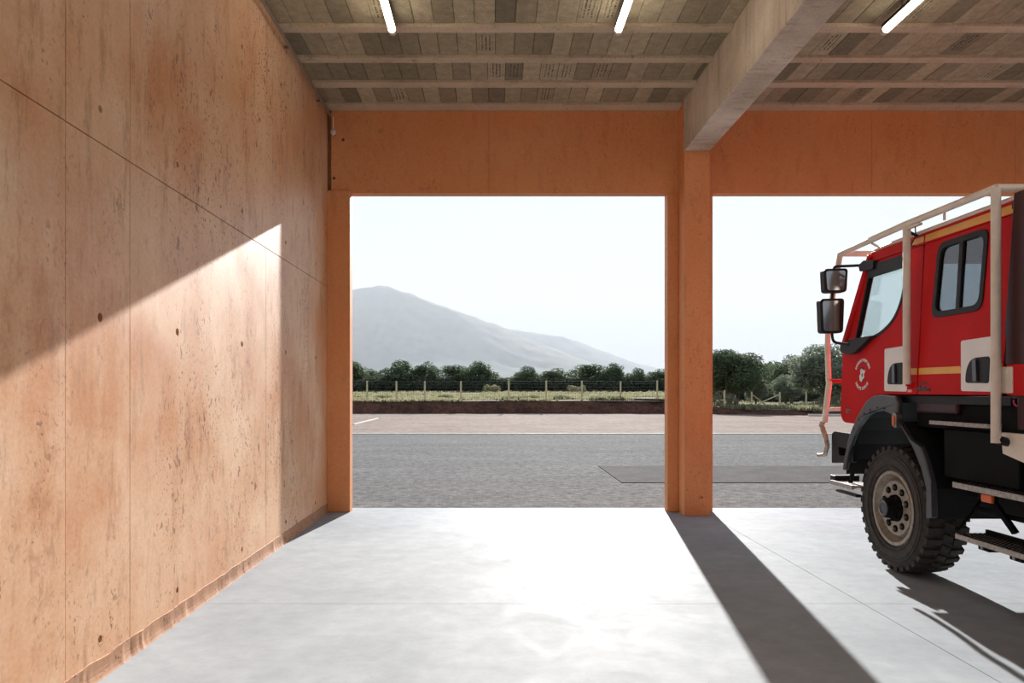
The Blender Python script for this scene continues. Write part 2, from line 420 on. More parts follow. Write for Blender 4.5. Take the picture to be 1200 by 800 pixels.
for x0, nm in ((2.466, 'pillar'), (7.266, 'pillar')):
    bm = NB(); box(bm, x0, x0+.329, 9.315, YO, 0, 4.68); 
    hl = [circ(x0+.225, .235, .014, 10), circ(x0+.04, .33, .007, 8), circ(x0+.04, 2.62, .006, 8)]
    bm.free(); bm = NB()
    plate(bm, [[(x0, 0), (x0+.329, 0), (x0+.329, 4.68), (x0, 4.68)]] + hl, 9.315, 9.36, 'Y')
    p = mk(nm, bm, ORANGE, None, kind='structure', bevel=.006)
    bm = NB(); box(bm, x0, x0+.329, 9.36, YO, 0, 5.42); c = mk('pillar_shaft', bm, ORANGE, p)

# grey beams carrying the ceiling
for x0 in (2.466, 7.266):
    bm = NB(); box(bm, x0, x0+.329, BACK, 9.358, 4.682, 5.45)
    mk('concrete_beam', bm, GREY, None, kind='structure', bevel=.012)
    o = bpy.context.scene.objects[-1] if False else None

# ceiling: joists with concrete blocks between them
ce = empty('ceiling', (2, 4, HC), kind='structure')
bm = NB(); box(bm, XW-.25, XR+.25, BACK, YO, HC+.06, HC+.25); mk('ceiling_slab', bm, DARK, ce)
rib = [(9.41, 9.61), (8.735, 8.88), (8.085, 8.21), (7.385, 7.52)]
y = 7.385
while y > BACK+.8: y -= .66; rib.append((y-.03, y+.10)); 
bays = [(XW, 2.466), (2.795, 7.266), (7.595, XR)]
for a, b in rib:
    for (x0, x1) in bays:
        bm = NB(); m = .012
        v = box(bm, x0, x1, a, b, 5.31, HC+.06)
        for q in v:
            if q.co.z > 5.35: q.co.y += (-m if q.co.y < (a+b)/2 else m)
        mk('ceiling_joist', bm, JOIST, ce, bevel=.004)
rs = sorted(rib, reverse=True)
def block_mesh(name, w, l, mat):
    bm = NB(); v = box(bm, -w/2, w/2, -l/2, l/2, 0, .05)
    bmesh.ops.bevel(bm, geom=[e for e in bm.edges if all(q.co.z < .01 for q in e.verts)], offset=.004, segments=1, affect='EDGES')
    me = bpy.data.meshes.new(name); bm.to_mesh(me); bm.free(); me.materials.append(mat); return me
rest = NB(); stamped = {(0, 0, 5), (0, 0, 14), (1, 0, 11), (1, 0, 12), (0, 1, 14), (1, 0, 14), (1, 0, 15), (1, 0, 17), (2, 0, 10), (3, 0, 5), (3, 0, 15), (3, 0, 16),
                        (0, 1, 9), (1, 1, 15), (2, 1, 4), (2, 1, 11), (3, 1, 7), (3, 1, 14), (4, 0, 8), (4, 1, 5)}
for r in range(len(rs)-1):
    y1, y0 = rs[r][0], rs[r+1][1]; L = y1-y0-.006; yc = (y0+y1)/2
    pm = block_mesh('ceiling_block', .201, L, BLOCK) if r < 5 else None
    ps = block_mesh('stamped_block', .201, L, STAMP) if r < 5 else None
    for bi, (x0, x1) in enumerate(bays):
        off = random.uniform(.02, .17); x = x0 - .205 + off; k = 0
        while x < x1:
            a, b = max(x, x0), min(x+.205, x1); z = HC + random.uniform(-.004, .005)
            if b-a > .02:
                if r < 5 and bi < 2:
                    st = (r, bi, k) in stamped
                    o = bpy.data.objects.new('ceiling_block', ps if st else pm); COL.objects.link(o)
                    o.parent = ce; w = (b-a)/.205
                    o.location = Vector(((a+b)/2, yc, z)) - ORG[ce]; o.scale = (w, 1, 1)
                else: box(rest, a+.002, b-.002, y0+.003, y1-.003, z, z+.05)
            x += .205; k += 1
mk('rear_ceiling_blocks', rest, BLOCK, ce, kind='stuff')

# ------------------------------------------------------------------ fittings
labels = ['lit tube lamp on the ceiling nearest the left concrete wall', 'lit tube lamp on the ceiling just left of the grey beam', 'lit tube lamp on the ceiling right of the grey beam, above the truck']
def tube_lamp(x, y, lab, group, mat):
    t = empty('tube_lamp', (x, y, 5.2), lab, 'lamp', group)
    bm = NB(); tube(bm, [(x, y-.76, 5.2), (x, y+.64, 5.2)], .036, 20); mk('diffuser', bm, mat, t, True)
    for e_ in (y-.795, y+.655):
        bm = NB(); tube(bm, [(x, e_-.035, 5.2), (x, e_+.02, 5.2)], .039, 20); mk('end_cap', bm, LAMPB, t, True)
    bm = NB(); box(bm, x-.032, x+.032, y-.8, y+.65, 5.226, 5.262); mk('housing', bm, BLACK, t, bevel=.004)
    for e_ in (y-.5, y+.35):
        bm = NB(); box(bm, x-.006, x+.006, e_-.015, e_+.015, 5.26, 5.345); mk('bracket', bm, STEEL, t)
FILL_TUBE = emit_mat('added_fill_tube', (1, .93, .85), 29)  # glow for the added fill lamps only
for lab, x in zip(labels, (-1.0, 1.257, 3.92)): tube_lamp(x, 6.6, lab, 'tube lamps on the ceiling', TUBEM)
for y, row in ((2.7, 'in the nearer rear row'), (-.9, 'in the farthest rear row')):  # two extra rows out of view, added to brighten the dark hall
    for x, pl in ((1.257, 'left of the grey beam'), (3.92, 'just right of the grey beam'), (6.2, 'above the truck body'), (9.6, 'in the rightmost bay')):
        tube_lamp(x, y, 'added fill tube lamp %s, %s' % (row, pl), 'added rear fill lamps on the ceiling', FILL_TUBE)
cd = empty('conduit_pipe', (-2.12, 4, 5.2), 'thin grey metal conduit along the top of the left concrete wall', 'pipe')
bm = NB(); tube(bm, [(-2.12, BACK+.1, 5.2), (-2.12, 9.5, 5.2)], .016, 10); mk('pipe_run', bm, PIPE, cd, True)
for y in (-2, 0, 2, 4, 6.2, 7.6, 9.0):
    bm = NB(); box(bm, XW+.001, -2.13, y-.008, y+.008, 5.19, 5.21); mk('pipe_clip', bm, STEEL, cd)
sn = empty('wall_sensor', (-2.09, 9.52, 5.0), 'small cream round sensor hanging in the corner beside the lintel', 'sensor')
bm = NB(); tube(bm, [(-2.09, 9.53, 5.2), (-2.09, 9.53, 5.03)], .006, 8); mk('cable', bm, WHITE, sn, True)
bm = NB(); bmesh.ops.create_uvsphere(bm, u_segments=20, v_segments=12, radius=.04, matrix=Matrix.Translation((-2.09, 9.53, 5.0))); mk('head', bm, LAMPB, sn, 'all')
bm = NB(); tube(bm, [(-2.09, 9.56, 5.0), (-2.09, 9.62, 5.0)], .015, 10); mk('mount', bm, BLACK, sn, True)

# ------------------------------------------------------------------ outside ground
bm = NB(); box(bm, -60, 90, 9.94, 27.2, -.3, -.02); mk('asphalt_yard', bm, ASPHALT, None, kind='structure')
bm = NB(); box(bm, 2.28, 9.5, 12.77, 15.6, -.05, -.008); mk('asphalt_patch', bm, PATCH, None, kind='structure')
bm = NB(); box(bm, -60, 90, 27.2, 27.32, -.2, .01); mk('road_kerb', bm, KERB, None, kind='structure')
def sm(a, b, x):
    t = max(0, min(1, (x-a)/(b-a))); return t*t*(3-2*t)
def side(x, y): return sm(11.5, 19, x*52/max(y, 40))
def edge(x): return 52.3 - 3.5*sm(11.5, 22, x) + .25*noise.noise(Vector((x*.35, 0, 5)))
def field_z(x, y):
    s = side(x, y); l = .85+.0135*min(max(y-54, 0), 70); r = .30+.002*max(0, y-50)
    return l*(1-s)+r*s + .07*noise.noise(Vector((x*.25, y*.25, 0))) + .03*noise.noise(Vector((x, y, 2)))
def grid(name, mat, xs, rows, fz):
    bm = NB(); prev = None
    for j in range(rows+1):
        cur = [bm.verts.new(fz(x, j/rows)) for x in xs]
        if prev:
            for i in range(len(xs)-1): bm.faces.new((prev[i], prev[i+1], cur[i+1], cur[i]))
        prev = cur
    return mk(name, bm, mat, None, 'all', 'structure')
XSG = [-90+i*.75 for i in range(320)]
XSC = [-40+i*.3 for i in range(400)]
grid('sand_strip', DIRT, XSG, 30, lambda x, t: (x, 27.3+(edge(x)+.9-27.3)*t, -.03+.03*noise.noise(Vector((x*.6, t*20, 0)))*(1 if 0 < t < 1 else 0)))
def bank(x, t):
    y0 = edge(x); y1 = y0+1.3
    z = -.05 + (field_z(x, y1)+.05)*(t**.7)
    return (x, y0+1.3*t+.15*noise.noise(Vector((x*2, t*4, 1))), z+(.10*noise.noise(Vector((x*1.5, t*3, 7))) if t < 1 else .0))
grid('soil_bank', BANK, [-60+i*.3 for i in range(500)], 10, bank)
def fld(x, t):
    y0 = edge(x)+1.25; y = y0+(170-y0)*t**1.8; return (x, y, field_z(x, y))
grid('grass_field', FIELD, [-150+i*1.0 for i in range(360)], 60, fld)
bm = NB(); box(bm, -7000, 7000, 165, 9000, -1, 1.5); mk('far_plain', bm, FIELD, None, kind='structure')
bm = NB(); box(bm, -6.74, -6.66, 35, 42.6, -.1, .02); mk('yard_edging', bm, KERB, None, kind='structure')
bm = NB(); box(bm, 20.5, 24.5, 47.0, 47.15, -.1, .10); mk('bank_edging', bm, KERB, None, kind='structure')

# dry grass and weeds: too many to count
def tufts(name, mat, pts, hmin, hmax, blades=5, w=.05):
    V = []; F = []
    for x, y, z in pts:
        h = random.uniform(hmin, hmax)
        for b in range(blades):
            a = random.uniform(0, pi*2); dx, dy = cos(a), sin(a); lean = random.uniform(.1, .6)*h
            ox, oy = x+random.uniform(-.1, .1)*h*3, y+random.uniform(-.1, .1)*h*3
            i = len(V)
            V += [(ox-dy*w, oy+dx*w, z-.03), (ox+dy*w, oy-dx*w, z-.03), (ox+dx*lean, oy+dy*lean, z+h)]
            F.append((i, i+1, i+2))
    me = bpy.data.meshes.new(name); me.from_pydata(V, [], F); me.materials.append(mat)
    o = bpy.data.objects.new(name, me); COL.objects.link(o); return o
P = []
for i in range(15000):
    y = 53.5 + 60*random.random()**1.6; x = random.uniform(-.22, .52)*y
    if side(x, y) > .5 and random.random() < .6: continue
    if noise.noise(Vector((x*.12, y*.12, 9))) < -.15: continue
    P.append((x, y, field_z(x, y)))
tag(tufts('dry_grass', GRASS, P, .08, .26), 'pale dry grass covering the field behind the fence', 'grass', kind='stuff')
P = []
for i in range(260):
    x = random.uniform(13, 30); y = edge(x)+random.uniform(.2, 6); P.append((x, y, field_z(x, y)))
for i in range(900):
    cx, cy = random.choice(((1.5, 56), (5.5, 58), (8.3, 56), (9.7, 57), (-9, 60), (-4, 62), (3.2, 60), (18.3, 51.5), (21.6, 50), (23.5, 52)))
    x, y = random.gauss(cx, .35), random.gauss(cy, .4); P.append((x, y, field_z(x, y)))
tag(tufts('bank_weeds', WEED, P, .15, .42, 7, .05), 'green weeds growing along the soil bank', 'weeds', kind='stuff')

# fence
def fz(x, y): return field_z(x, y)
fe = empty('wire_fence', (2, 56, .9), 'wooden post and wire mesh fence across the field', 'fence')
posts = [(392, 56), (430, 56), (464.5, 55.5), (498, 55), (540, 54.5), (596, 54.3), (640, 55), (682, 56), (727, 57), (770, 56.5), (811, 54), (849, 52), (881, 54), (913.6, 53), (944.5, 55.5), (985, 57), (1030, 58)]
pw = []
for px, Y in posts:
    x = (px-577)*Y/850; z = fz(x, Y); h = 1.5 if px < 800 else 1.25
    bm = NB(); tube(bm, [(x, Y, z-.3), (x+random.uniform(-.02, .02), Y, z+h)], [.075, .065], 8)
    mk('post', bm, WOODP, fe, True); pw.append((x, Y, z, h))
for i, dx in ((13, -2.1), (12, 1.5)):
    x, Y, z, h = pw[i]; bm = NB(); tube(bm, [(x, Y, z+h*.85), (x+dx, Y+.5, z+.05)], .05, 8); mk('brace', bm, WOODP, fe, True)
bm = NB()
for (x0, y0, z0, h0), (x1, y1, z1, h1) in zip(pw, pw[1:]):
    for f in (.04, .2, .36, .52, .68, .84, .97): tube(bm, [(x0, y0, z0+h0*f), (x1, y1, z1+h1*f)], .007 if f < .9 else .012, 3, False)
    n = max(2, int(abs(x1-x0)/.17))
    for k in range(1, n):
        t = k/n; x, y, z = x0+(x1-x0)*t, y0+(y1-y0)*t, z0+(z1-z0)*t; tube(bm, [(x, y, z), (x, y, z+(h0+(h1-h0)*t)*.97)], .006, 3, False)
mk('wire_mesh', bm, WIRE, fe)

# timber on the bank beside the pillar
tb = empty('timber_stack', (11.5, 53.2, .75), 'dark timber boards stacked on the soil bank beside the pillar', 'timber')
for k, (a, b, z, dy) in enumerate(((7.2, 12.7, .86, .2), (10.5, 12.9, 1.02, 0), (10.2, 13.0, .94, .15))):
    bm = NB(); obb(bm, (a, 53.4+dy, z), (b, 53.3+dy, z-.05), .35, .08); mk('board', bm, BOARD, tb)
bm = NB(); plate(bm, [[(12.3, .45), (13.3, .5), (13.3, 1.25), (12.9, 1.2)]], 52.9, 53.0, 'Y'); mk('leaning_board', bm, BOARD, tb)

# ------------------------------------------------------------------ trees
def leafy(blobs, per, leaf, rnd_=random):
    V = []; F = []
    for (c, r) in blobs:
        c = Vector(c)
        n = int(per*r*r)
        for i in range(n):
            u = Vector((rnd_.gauss(0, 1), rnd_.gauss(0, 1), rnd_.gauss(0, 1)));
            if u.length < 1e-3: continue
            u.normalize(); p = c + u*r*(rnd_.uniform(.72, 1.12) if rnd_.random() < .9 else rnd_.uniform(.3, .7))
            a = (u + Vector((rnd_.uniform(-1, 1), rnd_.uniform(-1, 1), rnd_.uniform(-1, 1)))).normalized()
            s = a.orthogonal().normalized(); q = a.cross(s); l = leaf*rnd_.uniform(.6, 1.4)
            ang = rnd_.uniform(0, pi); s, q = s*cos(ang)+q*sin(ang), q*cos(ang)-s*sin(ang)
            k = len(V); V += [tuple(p-s*l), tuple(p-q*l*.55), tuple(p+s*l), tuple(p+q*l*.55)]; F.append((k, k+1, k+2, k+3))
    return V, F
def crown_mesh(name, seed, leaf, per, mat, low=.12, nb=34, top=1.0, flat=.85):
    R = random.Random(seed); blobs = []
    for i in range(nb):
        while True:
            x, y, z = (R.uniform(-1, 1) for _ in range(3))
            if x*x+y*y+z*z < 1: break
        zz = low + (top-low)*(z*.5+.5)*.86 + .05
        wid = .36*math.sqrt(max(.15, 1-(((zz-low)/(top-low)-.45)/.68)**2))
        blobs.append(((x*wid, y*wid, zz), R.uniform(.09, .17)))
    V, F = leafy(blobs, per, leaf, R)
    me = bpy.data.meshes.new(name); me.from_pydata(V, [], F); me.materials.append(mat); return me, blobs
def trunk_mesh(name, seed, blobs, fork=.16, base=.035, twin=False):
    R = random.Random(seed+50); bm = NB()
    starts = [(0, 0)] if not twin else [(-.05, 0), (.05, .02)]
    for sx, sy in starts:
        tube(bm, [(sx, sy, -.03), (sx*1.3+R.uniform(-.01, .01), sy, fork*.5), (sx*1.8, sy, fork)], [base, base*.85, base*.75], 8)
        for (c, r) in R.sample(blobs, 7):
            m = (Vector((sx*1.8, sy, fork))*.5+Vector(c)*.5) + Vector((R.uniform(-.04, .04), R.uniform(-.04, .04), .0))
            tube(bm, [(sx*1.8, sy, fork-.02), tuple(m), c], [base*.55, base*.35, base*.12], 6)
    me = bpy.data.meshes.new(name); bm.to_mesh(me); bm.free(); me.materials.append(BARK)
    for p in me.polygons: p.use_smooth = True
    return me
far = []
for s in range(5):
    cm, bl = crown_mesh('oak_crown', s, .024, 9000, LEAF, low=-.05, nb=48); far.append((cm, trunk_mesh('oak_trunk', s, bl, .12)))
near = []
for s in (11, 12, 13):
    cm, bl = crown_mesh('olive_crown', s, .0165, 22000, LEAF2 if s == 12 else LEAF, low=.17, nb=46); near.append((cm, trunk_mesh('olive_trunk', s, bl, .2, .03, twin=(s == 11))))
def tree(name, proto, px0, px1, ytop, Y, label, group=None, rz=0, base=None, fit=.64):
    x = ((px0+px1)/2-577)*Y/850; w = (px1-px0)*Y/850; z = field_z(x, Y) if base is None else base
    h = 1.6+(458-ytop)*Y/850-z
    o = empty(name, (x, Y, z), label, 'tree', group)
    for nm, me in (('crown', proto[0]), ('trunk', proto[1])):
        c = bpy.data.objects.new(nm, me); COL.objects.link(c); c.parent = o
        c.scale = (w/fit, w/fit, h); c.rotation_euler = (0, 0, rz)
    return o
G = 'trees behind the field'
L = [(395, 432, 422, 108, 'dark bushy oak half hidden behind the left door jamb'),
     (424, 446, 431, 112, 'short green oak second from the left door jamb'),
     (449, 493, 422, 106, 'broad rounded oak, widest crown in the left half of the tree row'),
     (486, 516, 422, 108, 'knobbly oak just right of the broad rounded oak'),
     (514, 552, 427, 107, 'flat topped dark oak left of the tall dome shaped oak'),
     (545, 581, 422.5, 105, 'tall dome shaped oak in the middle of the tree row'),
     (576, 604, 441, 118, 'low distant oak in the dip right of the tall dome shaped oak'),
     (601, 636, 429, 106, 'dark oak on the right side of the dip in the tree row'),
     (632, 669, 430, 108, 'round topped oak left of centre gap beneath the mountain slope'),
     (669, 718, 426, 107, 'wide flat topped oak beneath the mountain slope'),
     (709, 735, 424.5, 105, 'upright narrow oak at the left of the sky gap near the pillar'),
     (720, 742, 441, 130, 'small pale distant oak in the gap left of the pillar'),
     (735, 760, 431, 106, 'oak right of the sky gap near the pillar'),
     (754, 790, 431, 107, 'last oak of the row, cut off by the pillar jamb'),
     (780, 822, 428, 108, 'oak standing hidden behind the orange pillar')]
for i, (a, b, yt, Y, lab) in enumerate(L):
    if i == 14: continue
    tree('oak_tree', far[i % 5], a, b, yt, Y, lab, G, rz=i*1.3)
tree('olive_tree', near[0], 826, 892, 410, 60, 'large dark tree with forked trunk just right of the orange pillar', None, .4)
tree('olive_tree', near[1], 874, 898, 441, 63, 'low grey green tree beside the large forked tree', None, 2.0)
tree('oak_tree', far[1], 868, 918, 420, 112, 'hazy distant tree between the two near trees', G, 2.2, .5)
tree('oak_tree', far[3], 893, 926, 421, 122, 'hazy distant tree behind the pale olive crown', G, 1.2, .5)
tree('olive_tree', near[2], 905, 950, 418, 74, 'dark tree behind the left side of the big olive tree', None, 1.0)
tree('olive_tree', near[1], 906, 936, 440, 66, 'small pale olive tree in front of the dark tree', None, 3.0)
tree('olive_tree', near[1], 934, 1002, 405, 58, 'big pale olive tree behind the front rack of the truck', None, 4.2)
tree('oak_tree', far[0], 1005, 1060, 400, 90, 'tree seen through the cab window behind the truck', G, 4.2)
def hedge(name, x0, x1, Y, h, label, seed):
    R = random.Random(seed); bl = []; x = x0
    while x < x1:
        r = R.uniform(.6, 1.0)*h*.55; bl.append(((x, Y+R.uniform(-1, 1), field_z(x, Y)+r*.7), r)); x += r*.45
    V, F = leafy(bl, 260, .17, R)
    me = bpy.data.meshes.new(name); me.from_pydata([(a-x0, b-Y, c) for a, b, c in V], [], F); me.materials.append(HEDGE)
    o = bpy.data.objects.new(name, me); o.location = (x0, Y, 0); COL.objects.link(o); tag(o, label, 'hedge')
hedge('hedge', -26, 27, 103, 2.1, 'dark hedge running along the foot of the left tree row', 3)
hedge('hedge', 24, 66, 84, 1.6, 'dark hedge behind the fence right of the pillar', 4)
def shrub(px, Y, r, label, s):
    R = random.Random(s); x = (px-577)*Y/850; z = field_z(x, Y)
    V, F = leafy([((R.uniform(-1.1, 1.1)*r, R.uniform(-.5, .5)*r, r*R.uniform(.2, .7)), r*R.uniform(.3, .5)) for _ in range(11)], 900, .07, R)
    me = bpy.data.meshes.new('shrub'); me.from_pydata(V, [], F); me.materials.append(WEED)
    o = bpy.data.objects.new('shrub', me); o.location = (x, Y, z); COL.objects.link(o); tag(o, label, 'shrub')
shrub(843, 56, 1.1, 'pale green shrub at the foot of the forked tree', 1)
shrub(968, 55, .9, 'pale green shrub at the foot of the big olive tree', 2)
shrub(575, 96, 1.0, 'bright green shrub under the tall dome shaped oak', 3)
shrub(676, 95, .9, 'bright green shrub under the wide flat topped oak', 4)

# ------------------------------------------------------------------ mountain and the haze in the valley
ridgeA = [(-400, 452), (0, 425), (200, 395), (330, 352), (380, 341), (414, 338), (441, 335), (456, 335), (475, 342), (512, 356), (550, 369), (576, 378), (602, 390), (640, 404), (680, 420), (720, 437), (760, 452), (900, 458), (1800, 458)]
ridgeB = [(-400, 458), (450, 455), (520, 400), (560, 376), (602, 386), (625, 389), (655, 393), (685, 402.5), (719, 416), (745, 425), (769, 431), (800, 440), (850, 450), (900, 458), (1800, 458)]
def lerp(tab, x):
    for (a, ya), (b, yb) in zip(tab, tab[1:]):
        if a <= x <= b: return ya+(yb-ya)*(x-a)/(b-a)
    return 458
def hill(name, ridge, YR, dy, step, label=None):
    bm = NB(); cols = []
    xs_ = [(px-577)*YR/850 for px in [-300+step*i for i in range(int(1500/step))]]
    rows = 46; prev = None
    for j in range(rows+1):
        t = j/rows*1.35; y = YR-dy+dy*t; cur = []
        for x in xs_:
            hr = (458-lerp(ridge, 577+x*850/YR))*YR/850
            f = t if t <= 1 else 1-(t-1)*1.2
            n = noise.fractal(Vector((x*.0022, y*.0022, 0)), .9, 2.1, 6)*90*min(1, hr/120) * (1-abs(f-.5)*2 if f < 1 else 0)
            g = noise.fractal(Vector((x*.02, y*.02, 4)), .8, 2.2, 3)*7*min(1, hr/100)
            cur.append(bm.verts.new((x, y, 1.6 + hr*(f**1.15) + n*.3 + g*.7)))
        if prev:
            for i in range(len(xs_)-1): bm.faces.new((prev[i], prev[i+1], cur[i+1], cur[i]))
        prev = cur
    return mk(name, bm, HILL, None, 'all', 'structure')
hill('mountain', ridgeA, 2500, 780, 3)
hill('mountain_ridge', ridgeB, 3300, 720, 3)
hz, t, b = nt('valley_haze'); t.nodes.remove(b)
vs_ = N(t, 'ShaderNodeVolumePrincipled', Density=.0004, Anisotropy=.0); vs_.inputs['Color'].default_value = (.75, .80, .86, 1); vs_.inputs['Absorption Color'].default_value = (0, 0, 0, 1)
t.links.new(vs_.outputs[0], t.nodes['Material Output'].inputs['Volume'])
bm = NB(); box(bm, -5000, 5000, 190, 3400, 1.0, 430)
tag(mk('valley_haze', bm, hz, None), 'pale haze lying in front of the mountain', 'haze', kind='stuff')

# ------------------------------------------------------------------ fire truck (nose towards the yard)
XC = 4.705; XS = 3.485                                      # centre plane, left side plane of the cab
TR = empty('fire_truck', (XC, 4.2, 0), 'red fire truck with beige roll bars parked nose out in the right bay', 'truck')
def lean(c): return (c.x + .05*max(0, c.z-1.58), c.y, c.z)
def mir(c): return (2*XC-c.x, c.y, c.z)
def sidep(name, loops, x0, x1, mat, parents=(TR, TR), bevel=.006, both=True, **kw):
    out = []
    for s in ((0, 1) if both else (0,)):
        bm = NB(); plate(bm, loops, x0, x1); 
        if kw.get('lean', True): shear(bm, lean)
        if s: shear(bm, mir); bmesh.ops.reverse_faces(bm, faces=bm.faces)
        out.append(mk(name, bm, mat, parents[s], bevel=bevel))
    return out
# doors and side panels as (y, z) outlines
fd = rnd([(7.26, 1.36), (7.20, 1.29), (6.93, 1.285), (6.70, 1.47), (6.50, 1.572), (5.962, 1.572), (5.962, 2.80), (6.80, 2.80), (7.10, 2.22), (7.255, 2.06)],
         [.05, .06, .03, .03, .05, .02, .03, .05, .1, .1])
win1 = rnd([(6.995, 2.095), (6.62, 2.105), (6.36, 2.225), (6.24, 2.40), (6.205, 2.70), (6.25, 2.745), (6.745, 2.745), (6.80, 2.70)], [.02, .15, .1, .1, .04, .04, .04, .04])
cx_, cz_ = sum(p[0] for p in win1)/len(win1), sum(p[1] for p in win1)/len(win1)
def grow(l, d):
    cx, cz = (max(p[0] for p in l)+min(p[0] for p in l))/2, (max(p[1] for p in l)+min(p[1] for p in l))/2
    W, H = (max(p[0] for p in l)-min(p[0] for p in l))/2, (max(p[1] for p in l)-min(p[1] for p in l))/2
    return [(cx+(y-cx)*(W+d)/W, cz+(z-cz)*(H+d)/H) for y, z in l]
doors = sidep('front_door', [fd, grow(win1, .022)], XS, XS+.05, RED)
sidep('window_seal', [grow(win1, .030), grow(win1, -.004)], XS-.006, XS+.03, BLACK, doors, .003)
sidep('window_pane', [grow(win1, .0)], XS+.012, XS+.018, GLASS, doors, 0)
rd = rnd([(5.945, 1.572), (5.0, 1.572), (4.955, 1.9), (4.90, 2.80), (5.945, 2.80)], [.02, .05, 0, .03, .02])
win2 = rnd([(5.80, 2.18), (5.20, 2.18), (5.165, 2.77), (5.755, 2.77)], .09, 6)
win2o = grow(win2, .0)
doors2 = sidep('crew_door', [rd, grow(win2o, -.004)], XS, XS+.05, RED)
sidep('window_seal', [win2o, grow(win2, -.045)], XS-.010, XS+.03, BLACK, doors2, .004)
sidep('window_divider', [[(5.50, 2.20), (5.455, 2.20), (5.445, 2.75), (5.49, 2.75)]], XS-.008, XS+.02, BLACK, doors2, .003)
sidep('window_pane', [grow(win2, -.04)], XS+.008, XS+.014, GLASST, doors2, 0)
# roof edge rail with the yellow stripe, roof, back, floor and front
sidep('roof_rail', [[(6.83, 2.805), (4.895, 2.805), (4.885, 2.90), (6.80, 2.90)]], XS, XS+.10, RED)
sidep('roof_stripe', [[(6.13, 2.825), (5.965, 2.825), (5.965, 2.872), (6.10, 2.872)]], XS-.003, XS+.01, YEL, bevel=0)
sidep('roof_stripe', [[(5.94, 2.822), (4.905, 2.812), (4.90, 2.872), (5.94, 2.876)]], XS-.003, XS+.01, YEL, bevel=0)
bm = NB(); box(bm, XS+.09, 2*XC-XS-.09, 4.88, 6.78, 2.86, 2.935); mk('cab_roof', bm, RED, TR, bevel=.03)
bm = NB(); tube(bm, [(XS+.075, 4.88, 2.915), (XS+.075, 6.72, 2.915), (XS+.11, 6.80, 2.905)], .018, 8); mk('gutter', bm, BEIGE, TR, True)
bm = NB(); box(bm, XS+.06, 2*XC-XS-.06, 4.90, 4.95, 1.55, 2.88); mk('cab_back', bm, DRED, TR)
bm = NB(); box(bm, XS+.06, 2*XC-XS-.06, 4.96, 7.18, 1.50, 1.56); mk('cab_floor', bm, BLACK, TR)
fp = NB(); plate(fp, [rnd([(XS+.02, 7.19), (XS+.06, 7.285), (2*XC-XS-.06, 7.285), (2*XC-XS-.02, 7.19)], [.02, .06, .06, .02])], 1.31, 2.07, 'Z')
mk('front_panel', fp, RED, TR, bevel=.02)
gr = NB()
for k in range(6): box(gr, XS+.45, 2*XC-XS-.45, 7.28, 7.30, 1.42+k*.08, 1.455+k*.08)
mk('grille', gr, BLACK, TR)
# windscreen and pillars
for s in (-1, 1):
    x = XC+s*(XC-XS-.04); bm = NB()
    obb(bm, (x, 7.225, 2.05), (x-s*.045, 6.80, 2.87), .085, .07, (0, 1, 0)); mk('windscreen_pillar', bm, RED, TR, bevel=.012)
bm = NB(); obb(bm, (XC, 7.235, 2.06), (XC, 6.815, 2.87), 2*(XC-XS)-.16, .008, (0, 1, 0)); mk('windscreen', bm, GLASS, TR)
bm = NB(); box(bm, XS+.1, 2*XC-XS-.1, 6.72, 6.86, 2.80, 2.90); mk('windscreen_header', bm, RED, TR, bevel=.015)
bm = NB(); box(bm, XS+.09, 2*XC-XS-.09, 6.80, 7.18, 1.85, 2.10); mk('dashboard', bm, BLACK, TR, bevel=.04)
st = NB(); pts = [(4.02+.19*cos(a), 6.62+.10*sin(a), 2.17+.17*sin(a)) for a in [2*pi*k/24 for k in range(25)]]; tube(st, pts, .014, 8, False)
tube(st, [(4.02, 6.62, 2.17), (4.02, 6.85, 2.02)], .03, 8); tube(st, [(3.84, 6.62, 2.17), (4.2, 6.62, 2.17)], .012, 6)
mk('steering_wheel', st, BLACK, TR, True)
for x in (4.02, 5.35):
    for y in (6.05, 5.2):
        bm = NB(); box(bm, x-.25, x+.25, y-.02, y+.42, 1.62, 1.84); box(bm, x-.24, x+.24, y-.12, y+.0, 1.70, 2.28)
        mk('cab_seat', bm, SEATM, TR, bevel=.04)
# dark sun visor strip and mirror clamp over the front window
sidep('window_visor', [rnd([(6.80, 2.655), (6.20, 2.66), (6.20, 2.765), (6.76, 2.775)], .02)], XS-.03, XS+.004, BLACK, doors, .006)
bm = NB(); plate(bm, [rnd([(6.90, 2.735), (6.66, 2.72), (6.66, 2.80), (6.84, 2.83), (6.93, 2.80)], .02)], XS-.05, XS+.05); shear(bm, lean); mk('mirror_clamp', bm, BLACK, TR, bevel=.012)
bm = NB(); plate(bm, [rnd([(7.21, 2.055), (7.19, 1.985), (7.06, 1.955), (6.92, 1.965), (6.62, 2.105), (7.0, 2.10)], [.03, .04, .04, .04, .02, .02])], XS-.055, XS+.004); shear(bm, lean); mk('mirror_bracket', bm, BLACK, TR, bevel=.018)
